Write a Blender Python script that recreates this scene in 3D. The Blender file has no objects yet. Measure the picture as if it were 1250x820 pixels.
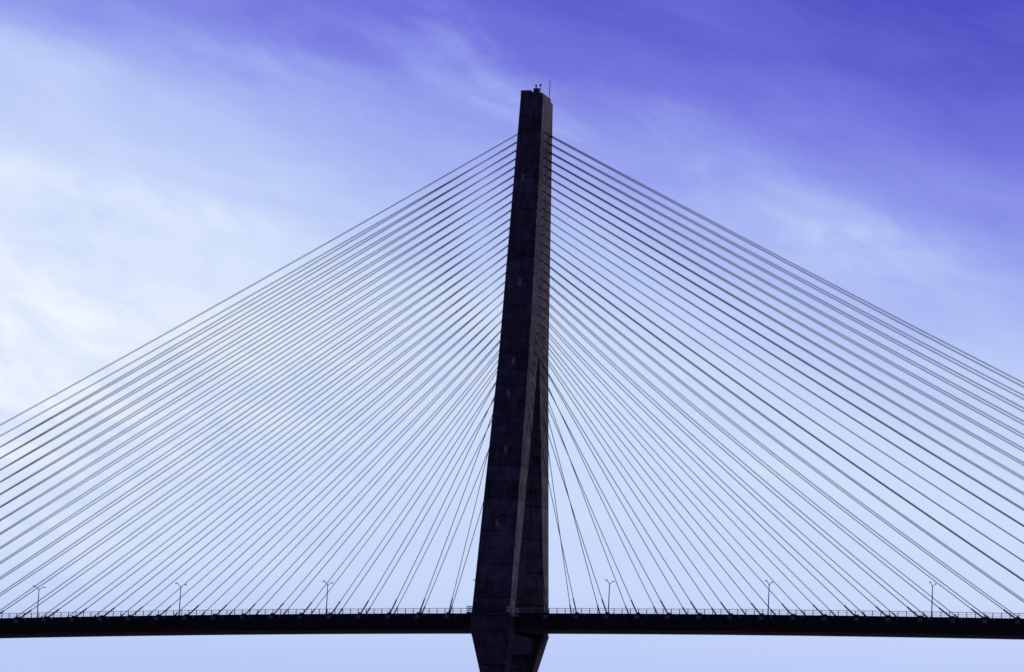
import bpy, bmesh, math, random
from mathutils import Vector, Matrix
random.seed(4)
S = bpy.context.scene
S.view_settings.view_transform = 'Standard'
S.view_settings.look = 'None'
S.view_settings.exposure = 0

def lin(c):
    o = []
    for v in c:
        v = v/255.0
        o.append(v/12.92 if v <= 0.04045 else ((v+0.055)/1.055)**2.4)
    return (o[0], o[1], o[2], 1)

# ------------------------------------------------------------ node helpers
class NB:
    def __init__(s, nt): s.nt = nt
    def put(s, sock, v):
        if isinstance(v, bpy.types.NodeSocket): s.nt.links.new(v, sock)
        else: sock.default_value = v
    def m(s, op, a, b=None, c=None, clamp=False):
        n = s.nt.nodes.new('ShaderNodeMath'); n.operation = op; n.use_clamp = clamp
        s.put(n.inputs[0], a)
        if b is not None: s.put(n.inputs[1], b)
        if c is not None: s.put(n.inputs[2], c)
        return n.outputs[0]
    def vec(s, x, y, z):
        n = s.nt.nodes.new('ShaderNodeCombineXYZ')
        s.put(n.inputs[0], x); s.put(n.inputs[1], y); s.put(n.inputs[2], z)
        return n.outputs[0]
    def noise(s, v, scale, detail=5, rough=0.55, dist=0.0):
        n = s.nt.nodes.new('ShaderNodeTexNoise')
        s.nt.links.new(v, n.inputs['Vector'])
        n.inputs['Scale'].default_value = scale
        n.inputs['Detail'].default_value = detail
        n.inputs['Roughness'].default_value = rough
        n.inputs['Distortion'].default_value = dist
        return n.outputs[0]
    def ramp(s, f, stops):
        n = s.nt.nodes.new('ShaderNodeValToRGB'); n.color_ramp.interpolation = 'LINEAR'
        cr = n.color_ramp
        while len(cr.elements) < len(stops): cr.elements.new(0.5)
        for e, (p, c) in zip(cr.elements, stops):
            e.position = p
        for e, (p, c) in zip(cr.elements, stops):
            e.color = c if len(c) == 4 else (*c, 1)
        s.put(n.inputs[0], f)
        return n.outputs[0]

# ------------------------------------------------------------ world (sky)
TH = math.radians(16.0)
D = 820.0
W = bpy.data.worlds.new("World"); S.world = W; W.use_nodes = True
nt = W.node_tree; nt.nodes.clear(); nb = NB(nt)
tc = nt.nodes.new('ShaderNodeTexCoord')
sep = nt.nodes.new('ShaderNodeSeparateXYZ'); nt.links.new(tc.outputs['Generated'], sep.inputs[0])
dx, dy, dz = sep.outputs
c16, s16 = math.cos(TH), math.sin(TH)
p = nb.m('MULTIPLY', nb.m('ADD', nb.m('MULTIPLY', dx, c16), nb.m('MULTIPLY', dy, s16)), 57.3)
fw = nb.m('ADD', nb.m('MULTIPLY', dx, -s16), nb.m('MULTIPLY', dy, c16))
q = nb.m('MULTIPLY', dz, 57.3)
# warp
wv = nb.vec(nb.m('MULTIPLY', p, 0.10), nb.m('MULTIPLY', q, 0.16), 1.3)
warp = nb.m('SUBTRACT', nb.noise(wv, 1.0, 2, 0.5), 0.5)
e = nb.m('ADD', nb.m('ADD', q, nb.m('MULTIPLY', p, 0.2)), nb.m('MULTIPLY', warp, 1.6))
g = lambda v: (v, v, v, 1)
base = nb.ramp(nb.m('DIVIDE', e, 20.0), [
    (0.0, g(.75)), (0.12, g(.75)), (0.22, g(.76)), (0.32, g(.79)), (0.39, g(.78)),
    (0.47, g(.67)), (0.54, g(.50)), (0.59, g(.40)), (0.67, g(.24)), (0.79, g(.11))])
def gauss(p0, q0, sp, sq, rot):
    a = nb.m('SUBTRACT', p, p0); b = nb.m('SUBTRACT', q, q0)
    r = math.radians(rot); cr, sr = math.cos(r), math.sin(r)
    u = nb.m('ADD', nb.m('MULTIPLY', a, cr/sp), nb.m('MULTIPLY', b, sr/sp))
    v = nb.m('ADD', nb.m('MULTIPLY', a, -sr/sq), nb.m('MULTIPLY', b, cr/sq))
    r2 = nb.m('ADD', nb.m('MULTIPLY', u, u), nb.m('MULTIPLY', v, v))
    return nb.m('EXPONENT', nb.m('MULTIPLY', r2, -1.0))
# soft cirrus veil
sv = nb.vec(nb.m('ADD', nb.m('MULTIPLY', p, 0.17), nb.m('MULTIPLY', q, 0.05)),
            nb.m('ADD', nb.m('MULTIPLY', q, 0.62), nb.m('MULTIPLY', p, 0.10)), 4.1)
wisp = nb.m('SUBTRACT', nb.noise(sv, 1.0, 6, 0.52, 0.5), 0.5)
sv2 = nb.vec(nb.m('ADD', nb.m('MULTIPLY', p, 0.75), nb.m('MULTIPLY', q, 0.2)),
             nb.m('ADD', nb.m('MULTIPLY', q, 1.7), nb.m('MULTIPLY', p, 0.45)), 9.7)
fine = nb.m('SUBTRACT', nb.noise(sv2, 1.0, 7, 0.6, 0.5), 0.5)
wisp_amt = nb.m('MULTIPLY_ADD', nb.m('SUBTRACT', q, 3.0), 0.09, 0.05, clamp=True)
t = nb.m('ADD', base, nb.m('MULTIPLY', wisp, nb.m('MULTIPLY', wisp_amt, 0.30)))
t = nb.m('ADD', t, nb.m('MULTIPLY', fine, nb.m('MULTIPLY', wisp_amt, 0.09)))
# slightly deeper band close to the horizon
hz = nb.m('MULTIPLY', nb.m('SUBTRACT', 3.6, q), 0.6, clamp=True)
t = nb.m('SUBTRACT', t, nb.m('MULTIPLY', hz, 0.09))
for (p0, q0, sp, sq, rot, amp) in [
        (-10.0, 6.6, 5.5, 2.8, -4, 0.19),
        (5.9, 9.5, 1.7, 0.6, -10, 0.10),
        (3.0, 10.9, 3.0, 0.7, -24, 0.06),
        (-1.6, 12.9, 2.4, 0.45, -42, 0.09),
        (-1.3, 11.9, 2.0, 0.4, -25, 0.09),
        (-4.4, 12.1, 1.6, 0.45, -12, 0.08),
        (-8.4, 11.9, 1.6, 0.35, -14, 0.06),
        (-6.5, 9.6, 3.2, 0.35, -10, 0.09)]:
    gg = gauss(p0, q0, sp, sq, rot)
    mod = nb.m('MAXIMUM', nb.m('MULTIPLY_ADD', fine, 2.4, 0.95), 0.0)
    t = nb.m('ADD', t, nb.m('MULTIPLY', nb.m('MULTIPLY', gg, mod), amp))
col = nb.ramp(t, [(0.0, lin((70, 66, 180))), (0.15, lin((83, 82, 197))), (0.32, lin((114, 119, 222))),
                  (0.5, lin((152, 163, 239))), (0.66, lin((184, 201, 248))), (0.82, lin((211, 225, 252))), (1.0, lin((240, 245, 255)))])
# sky fades away from the bright hazy part of the sky
fade = nb.ramp(nb.m('MULTIPLY_ADD', fw, 0.5, 0.5), [(0.0, g(.12)), (0.5, g(.16)), (0.85, g(.40)), (0.97, g(1.0))])
mix = nt.nodes.new('ShaderNodeMix'); mix.data_type = 'RGBA'; mix.blend_type = 'MULTIPLY'
mix.inputs['Factor'].default_value = 1.0
nt.links.new(col, mix.inputs[6]); nt.links.new(fade, mix.inputs[7])
bg = nt.nodes.new('ShaderNodeBackground'); bg.inputs['Strength'].default_value = 1.0
nt.links.new(mix.outputs[2], bg.inputs['Color'])
wo = nt.nodes.new('ShaderNodeOutputWorld'); nt.links.new(bg.outputs[0], wo.inputs[0])

# ------------------------------------------------------------ materials
def mat_base(name):
    m = bpy.data.materials.new(name); m.use_nodes = True
    n = m.node_tree; b = n.nodes['Principled BSDF']
    return m, n, b, NB(n)

def concrete(name, ca, cb, lift=4.0):
    m, n, b, k = mat_base(name)
    geo = n.nodes.new('ShaderNodeTexCoord'); sp = n.nodes.new('ShaderNodeSeparateXYZ')
    n.links.new(geo.outputs['Object'], sp.inputs[0])
    x, y, z = sp.outputs
    zl = k.m('DIVIDE', z, lift)
    fl = k.m('FLOOR', zl); fr = k.m('FRACT', zl)
    wn = n.nodes.new('ShaderNodeTexWhiteNoise'); wn.noise_dimensions = '1D'
    n.links.new(fl, wn.inputs['W'])
    # formwork panels inside each pour
    pn = n.nodes.new('ShaderNodeTexWhiteNoise'); pn.noise_dimensions = '3D'
    n.links.new(k.vec(k.m('FLOOR', k.m('DIVIDE', x, 1.9)), k.m('FLOOR', k.m('DIVIDE', y, 2.6)), k.m('FLOOR', k.m('DIVIDE', z, 2.0))), pn.inputs['Vector'])
    joint = k.m('LESS_THAN', fr, 0.09)
    streak = k.noise(k.vec(k.m('MULTIPLY', x, 1.2), k.m('MULTIPLY', y, 1.2), k.m('MULTIPLY', z, 0.07)), 1.0, 6, 0.65)
    blot = k.noise(geo.outputs['Object'], 0.22, 8, 0.65)
    grit = k.noise(geo.outputs['Object'], 1.6, 6, 0.7)
    f = k.m('ADD', k.m('MULTIPLY', wn.outputs[0], 0.24), k.m('MULTIPLY', streak, 1.1))
    f = k.m('ADD', f, k.m('MULTIPLY', pn.outputs[0], 0.20))
    f = k.m('ADD', f, k.m('MULTIPLY', blot, 1.3))
    f = k.m('ADD', f, k.m('MULTIPLY', grit, 1.4))
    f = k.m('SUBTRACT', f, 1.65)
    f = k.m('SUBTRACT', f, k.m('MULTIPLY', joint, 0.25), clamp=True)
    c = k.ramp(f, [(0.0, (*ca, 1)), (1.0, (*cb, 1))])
    n.links.new(c, b.inputs['Base Color'])
    b.inputs['Roughness'].default_value = 0.9
    bp = n.nodes.new('ShaderNodeBump'); bp.inputs['Strength'].default_value = 0.4; bp.inputs['Distance'].default_value = 0.15
    n.links.new(f, bp.inputs['Height']); n.links.new(bp.outputs[0], b.inputs['Normal'])
    return m
def plain(name, c, rough=0.6, metal=0.0, var=0.3, scale=1.5, spec=0.5):
    m, n, b, k = mat_base(name)
    tcn = n.nodes.new('ShaderNodeTexCoord')
    f = k.noise(tcn.outputs['Object'], scale, 5, 0.6)
    lo = tuple(v*(1-var) for v in c); hi = tuple(v*(1+var) for v in c)
    n.links.new(k.ramp(f, [(0.3, (*lo, 1)), (0.7, (*hi, 1))]), b.inputs['Base Color'])
    b.inputs['Roughness'].default_value = rough; b.inputs['Metallic'].default_value = metal
    b.inputs['Specular IOR Level'].default_value = spec
    return m
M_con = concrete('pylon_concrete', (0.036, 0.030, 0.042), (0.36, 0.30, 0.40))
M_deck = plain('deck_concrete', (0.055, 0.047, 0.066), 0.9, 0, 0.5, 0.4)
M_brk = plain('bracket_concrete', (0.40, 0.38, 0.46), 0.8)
M_asph = plain('asphalt', (0.05, 0.05, 0.055), 0.9, 0, 0.3, 3)
M_white = plain('road_paint', (0.75, 0.75, 0.75), 0.7, 0, 0.1, 3)
M_cable = plain('cable_sheath', (0.042, 0.040, 0.085), 0.85, spec=0.15)
M_pipe = plain('cable_pipe_steel', (0.06, 0.055, 0.10), 0.7, 0.0, spec=0.3)
M_rail = plain('railing_steel', (0.16, 0.15, 0.21), 0.6, 0.3)
M_lamp = plain('lamp_steel', (0.12, 0.11, 0.17), 0.5, 0.4)
M_hatch = plain('hatch_steel', (0.60, 0.55, 0.62), 0.6)

# ------------------------------------------------------------ mesh helpers
def box(bm, cx, cy, cz, sx, sy, sz, mi=0, M=None):
    vs = []
    for i in (-1, 1):
        for j in (-1, 1):
            for l in (-1, 1):
                v = Vector((cx+i*sx/2, cy+j*sy/2, cz+l*sz/2))
                if M is not None: v = M @ v
                vs.append(bm.verts.new(v))
    for f in ((0,1,3,2),(4,6,7,5),(0,4,5,1),(2,3,7,6),(0,2,6,4),(1,5,7,3)):
        fc = bm.faces.new([vs[a] for a in f]); fc.material_index = mi
def tube(bm, pts, r, seg=6, mi=0, r2=None, cap=True, smooth=True):
    rings = []
    n = len(pts)
    for i, P in enumerate(pts):
        P = Vector(P)
        T = (Vector(pts[min(i+1, n-1)]) - Vector(pts[max(i-1, 0)])).normalized()
        A = T.cross(Vector((0, 1, 0)))
        if A.length < 0.05: A = T.cross(Vector((1, 0, 0)))
        A.normalize(); B = T.cross(A)
        rr = r if r2 is None else r + (r2-r)*i/(n-1)
        rings.append([bm.verts.new(P + A*rr*math.cos(2*math.pi*k/seg) + B*rr*math.sin(2*math.pi*k/seg)) for k in range(seg)])
    for a, b in zip(rings, rings[1:]):
        for k in range(seg):
            f = bm.faces.new((a[k], a[(k+1) % seg], b[(k+1) % seg], b[k])); f.material_index = mi; f.smooth = smooth
    if cap:
        for rg in (rings[0], rings[-1]):
            f = bm.faces.new(rg); f.material_index = mi
def finish(bm, name, mats, parent=None, loc=None):
    bmesh.ops.recalc_face_normals(bm, faces=bm.faces)
    me = bpy.data.meshes.new(name); bm.to_mesh(me); bm.free()
    for m in mats: me.materials.append(m)
    o = bpy.data.objects.new(name, me); S.collection.objects.link(o)
    if parent: o.parent = parent
    if loc: o.location = loc
    return o

bridge = bpy.data.objects.new('cable_stayed_bridge', None); S.collection.objects.link(bridge)

# ------------------------------------------------------------ deck profile
G, K, Z0 = 0.0336, 7.5e-5, 44.3
def zd(x):           # road surface height along the bridge (grade + crest)
    if abs(x) <= 260: return Z0 + G*x - K*x*x
    s = 1 if x > 0 else -1
    return Z0 + G*s*260 - K*260*260 + (G - 2*K*s*260)*(x - s*260)
XE = 480
xs = [i*5.0 for i in range(-XE//5, XE//5+1)]
def sweep(bm, prof, mi=0, closed=True, x0=-XE, x1=XE):
    rings = []
    for x in xs:
        if x < x0 or x > x1: continue
        rings.append([bm.verts.new((x, y, zd(x)+z)) for (y, z) in prof])
    n = len(prof)
    for a, b in zip(rings, rings[1:]):
        for k in range(n if closed else n-1):
            f = bm.faces.new((a[k], a[(k+1) % n], b[(k+1) % n], b[k])); f.material_index = mi
    if closed:
        bm.faces.new(rings[0]).material_index = mi; bm.faces.new(rings[-1]).material_index = mi
bm = bmesh.new()
HW = 12.8
sweep(bm, [(-HW, 0.0), (HW, 0.0), (HW, -1.2), (HW-0.8, -1.4), (HW-4.5, -3.4), (-(HW-4.5), -3.4), (-(HW-0.8), -1.4), (-HW, -1.2)])
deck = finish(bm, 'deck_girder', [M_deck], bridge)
bm = bmesh.new()
for sgn in (-1, 1):          # parapets / kerbs
    a, b = sgn*(HW-0.02), sgn*(HW-0.45)
    sweep(bm, [(a, 0.01), (b, 0.01), (b, 0.30), (a, 0.30)])
sweep(bm, [(-0.4, 0.03), (0.4, 0.03), (0.3, 0.6), (-0.3, 0.6)])
finish(bm, 'parapet', [M_deck], bridge)
bm = bmesh.new()
sweep(bm, [(-11.5, 0.02), (11.5, 0.02)], closed=False)
finish(bm, 'roadway', [M_asph], bridge)
bm = bmesh.new()
for y in (-11, -0.9, 0.9, 11):
    sweep(bm, [(y-0.08, 0.026), (y+0.08, 0.026)], closed=False)
for y in (-7.6, -4.2, 4.2, 7.6):
    x = -XE+2
    while x < XE-4:
        vs = [bm.verts.new((xx, yy, zd(xx)+0.026)) for xx, yy in ((x, y-.08), (x+3, y-.08), (x+3, y+.08), (x, y+.08))]
        bm.faces.new(vs); x += 9
finish(bm, 'lane_markings', [M_white], bridge)

# railings
bm = bmesh.new()
for sgn in (-1, 1):
    y = sgn*(HW-0.22)
    x = -XE+1.0
    while x < XE:
        box(bm, x, y, zd(x)+0.85, 0.16, 0.12, 1.15); x += 2.0
    for h, r in ((0.65, 0.04), (1.02, 0.04), (1.45, 0.07)):
        tube(bm, [(xx, y, zd(xx)+h) for xx in xs], r, 5)
finish(bm, 'railing', [M_rail], bridge)

# underside ribs + fascia brackets
NC, S0, DS = 31, 12.3, 7.5
bm = bmesh.new()
for sgn in (-1, 1):
    for sx in (-1, 1):
        for i in range(NC):
            x = sx*(S0+i*DS)
            z = zd(x)
            box(bm, x, sgn*(HW+0.22), z-0.5, 1.1, 0.5, 0.8, 0)
            box(bm, x+random.uniform(-.1,.1)+2.2, sgn*(HW+0.1), z-0.1, 0.5, 0.3, 0.5, 0)
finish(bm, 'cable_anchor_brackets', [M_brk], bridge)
bm = bmesh.new()
x = -XE+3
while x < XE:
    z = zd(x)
    for sgn in (-1, 1):
        vs = []
        for xx in (x-0.2, x+0.2):
            vs.append([bm.verts.new((xx, sgn*a, z+b)) for a, b in ((HW-0.1, -1.25), (HW-0.1, -1.8), (HW-4.6, -3.35), (HW-2.7, -2.3))])
        a, b = vs
        for k in range(4): bm.faces.new((a[k], a[(k+1)%4], b[(k+1)%4], b[k]))
        bm.faces.new(a); bm.faces.new(b)
    x += 3.75
finish(bm, 'deck_ribs', [M_deck], bridge)

# ------------------------------------------------------------ pylon
ZT, ZJ, ZD = 172.8, 108.0, 45.0
def loft(bm, secs):      # secs: (z, hx, y0, y1), chamfered rectangles
    rings = []
    for z, hx, y0, y1 in secs:
        c = 0.35
        pr = [(-hx+c, y0), (hx-c, y0), (hx, y0+c), (hx, y1-c), (hx-c, y1), (-hx+c, y1), (-hx, y1-c), (-hx, y0+c)]
        rings.append([bm.verts.new((a, b, z)) for a, b in pr])
    for a, b in zip(rings, rings[1:]):
        for k in range(8): bm.faces.new((a[k], a[(k+1)%8], b[(k+1)%8], b[k]))
    bm.faces.new(rings[0]); bm.faces.new(rings[-1])
def hx_at(z): return 2.9 + (4.7-2.9)*(ZT-z)/(ZT-ZD)
def out_at(z):
    if z >= ZJ: return 4.9 + (9.4-4.9)*(ZT-z)/(ZT-ZJ)
    return 9.4 + (18.0-9.4)*(ZJ-z)/(ZJ-ZD)
def in_at(z): return 13.1*(ZJ-z)/(ZJ-ZD)
bm = bmesh.new()
loft(bm, [(ZJ, hx_at(ZJ), -out_at(ZJ), out_at(ZJ)), (ZT, 2.9, -4.9, 4.9)])
# crown: stepped parapet with notches
box(bm, -1.55, -0.1, ZT+0.75, 2.6, 9.4, 1.6)
box(bm, 1.2, -0.5, ZT+0.45, 2.89, 8.0, 1.0)
box(bm, 0.9, -3.4, ZT+1.2, 1.4, 1.6, 2.0)
for s in (-1, 1):
    zs = [ZJ-0.002, 95, 80, 65, 50, 45, 41.0]
    se = []
    for z in reversed(zs):
        a, b = max(in_at(z), 0.35), out_at(z)
        if z < 45: a, b = 13.1, 18.3
        y0, y1 = (-b, -a) if s < 0 else (a, b)
        se.append((z, hx_at(z), y0, y1))
    low = [(-4, 4.6, 4.0, 10.0), (0, 3.4, 5.0, 9.6), (30, 3.0, 9.3, 14.2), (41.0-0.001, 4.95, 12.6, 18.4)]
    lo = [(z, h, (-b if s < 0 else a), (-a if s < 0 else b)) for z, h, a, b in low]
    loft(bm, lo); loft(bm, se)
# crossbeam beneath the deck
box(bm, 0, 0, 37.9, 6.0, 25.0, 4.2)
# footing
box(bm, 0, 0, 0.5, 22, 34, 5)
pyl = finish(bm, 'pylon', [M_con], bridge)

# pylon fittings: hatches, deck level walkway, masts
bm = bmesh.new()
for z, x in ((125.6, 0.4), (105.9, 0.2), (98.0, -0.3), (84.0, 0.3), (152.0, -0.6), (66.0, -0.2)):
    for s in (-1, 1):
        box(bm, x, s*(out_at(z)+0.05), z, 0.8, 0.3, 1.5)
        box(bm, x, s*(out_at(z+0.95)+0.12), z+0.95, 1.1, 0.5, 0.2)
finish(bm, 'access_hatches', [M_hatch], bridge)
bm = bmesh.new()
for s in (-1, 1):
    zc = zd(0)
    yo, hx = out_at(zc)+1.1, hx_at(zc)+0.9
    box(bm, 0, s*(yo-0.5), zc-0.2, 2*hx, 1.0, 0.4)
    for sx in (-1, 1):
        box(bm, sx*(hx-0.4), s*(yo-3.7), zc-0.2, 0.8, 5.3, 0.4)
    n = 9
    for i in range(n):
        x = -hx+0.1 + (2*hx-0.2)*i/(n-1)
        box(bm, x, s*(yo-0.1), zc+0.7, 0.12, 0.12, 1.4)
    for h in (0.5, 0.95, 1.4):
        tube(bm, [(-hx, s*(yo-0.1), zc+h), (hx, s*(yo-0.1), zc+h)], 0.07, 5)
        for sx in (-1, 1):
            tube(bm, [(sx*hx, s*(yo-0.1), zc+h), (sx*hx, s*(yo-6.2), zc+h)], 0.07, 5)
finish(bm, 'pylon_walkway', [M_rail], bridge)
bm = bmesh.new()
for x, y, h, r in ((0.3, -2.2, 2.0, 0.09), (1.4, -2.2, 2.2, 0.09), (2.5, 2.4, 4.6, 0.09)):
    tube(bm, [(x, y, ZT), (x, y, ZT+1+h)], r, 6)
    if h < 4: box(bm, x, y, ZT+1+h+0.2, 0.42, 0.42, 0.45)
finish(bm, 'roof_masts', [M_lamp], bridge)

# ------------------------------------------------------------ stay cables
ZC_T, ZC_B = 164.5, 97.0
bm = bmesh.new(); bp = bmesh.new()
for sx in (-1, 1):
    for sy in (-1, 1):
        for i in range(NC):
            f = i/(NC-1)
            zt = ZC_B + (ZC_T-ZC_B)*f**0.92
            yt = sy*max(2.4, (2.4 + (ZJ+8-zt)*0.22)) if zt < ZJ+8 else sy*2.4
            A = Vector((sx*(hx_at(zt)-0.5), yt, zt))
            xd = sx*(S0+i*DS)
            B = Vector((xd, sy*(HW-0.75), zd(xd)-0.1))
            L = (B-A).length
            pts = []
            N = 14
            for k in range(N+1):
                u = k/N
                P = A.lerp(B, u); P.z -= 4*u*(1-u)*L*0.0055
                pts.append(P)
            rad = 0.083 + 0.030*f + random.uniform(-0.006, 0.006)
            tube(bm, pts, rad, 6)
            d1 = (pts[1]-pts[0]).normalized(); d2 = (pts[-2]-pts[-1]).normalized()
            tube(bp, [pts[0], pts[0]+d1*1.5], rad*1.7, 8)
            tube(bp, [pts[-1], pts[-1]+d2*(4.2)], rad*2.0, 8)
            box(bp, xd, sy*(HW-0.75), zd(xd)+0.3, 0.9, 0.5, 0.55)
finish(bm, 'stay_cables', [M_cable], bridge)
finish(bp, 'cable_pipes', [M_pipe], bridge)

# approach piers outside the cable-stayed spans
bm = bmesh.new()
for x in (-450, -390, -330, -262, 262, 330, 390, 450):
    h = zd(x)-4.0
    for y in (-6, 6):
        tube(bm, [(x, y, -3), (x, y, h-2)], 1.5, 16)
    box(bm, x, 0, h-1.1, 3.4, 17, 3.4)
finish(bm, 'approach_piers', [M_con], bridge)

# ------------------------------------------------------------ street lamps
bm = bmesh.new()
tube(bm, [(0, 0, 0), (0, 0, 0.9)], 0.2, 8)
tube(bm, [(0, 0, 0.9), (0, 0, 7.8)], 0.14, 8, r2=0.10)
for s in (-1, 1):
    tube(bm, [(0, 0, 7.5), (s*0.12, s*0.9, 8.05), (s*0.2, s*1.8, 8.35), (s*0.22, s*2.1, 8.4)], 0.08, 6)
    box(bm, s*0.25, s*2.5, 8.4, 0.34, 1.1, 0.2)
bmesh.ops.recalc_face_normals(bm, faces=bm.faces)
lm = bpy.data.meshes.new('street_lamp'); bm.to_mesh(lm); bm.free(); lm.materials.append(M_lamp)
for x in (-241, -202.5, -163.8, -125, -86.5, -47.6, -8.75, 24.4, 63.7, 102.9, 142.2, 181.5, 220.8):
    o = bpy.data.objects.new('street_lamp', lm); S.collection.objects.link(o)
    o.location = (x, 0, zd(x)+0.6)

# ------------------------------------------------------------ water
m, n, b, k = mat_base('river_water')
b.inputs['Base Color'].default_value = (0.012, 0.014, 0.04, 1); b.inputs['Roughness'].default_value = 0.18
tcn = n.nodes.new('ShaderNodeTexCoord')
bpn = n.nodes.new('ShaderNodeBump'); bpn.inputs['Strength'].default_value = 0.5; bpn.inputs['Distance'].default_value = 0.5
n.links.new(k.noise(tcn.outputs['Object'], 0.25, 6, 0.6), bpn.inputs['Height']); n.links.new(bpn.outputs[0], b.inputs['Normal'])
bm = bmesh.new()
R = 30000
bm.faces.new([bm.verts.new(v) for v in ((-R, -R, 0), (R, -R, 0), (R, R, 0), (-R, R, 0))])
finish(bm, 'water', [m])

# ------------------------------------------------------------ sun
sl = bpy.data.lights.new('sun', 'SUN'); sl.energy = 2.0; sl.angle = math.radians(0.5); sl.color = (1.0, 0.95, 0.95)
so = bpy.data.objects.new('sun', sl); S.collection.objects.link(so)
sd = Vector((0.15, 0.64, 0.75)).normalized()      # towards the sun: high, behind the bridge
so.rotation_euler = sd.to_track_quat('Z', 'Y').to_euler()
so.location = (200, 100, 300)

# ------------------------------------------------------------ camera
cam = bpy.data.cameras.new('camera'); co = bpy.data.objects.new('camera', cam); S.collection.objects.link(co)
cam.sensor_width = 36; cam.lens = 118.0; cam.clip_end = 60000; cam.clip_start = 1
co.location = (D*s16, -D*c16, 2.0)
yaw = TH + math.radians(0.224); pit = math.radians(7.74); rol = math.radians(2.9)
F = Vector((-math.sin(yaw)*math.cos(pit), math.cos(yaw)*math.cos(pit), math.sin(pit)))
Rr = F.cross(Vector((0, 0, 1))).normalized(); U = Rr.cross(F)
U2 = U*math.cos(rol) - Rr*math.sin(rol); R2 = F.cross(U2).normalized()
M = Matrix((R2, U2, -F)).transposed()
co.rotation_euler = M.to_euler()
S.camera = co
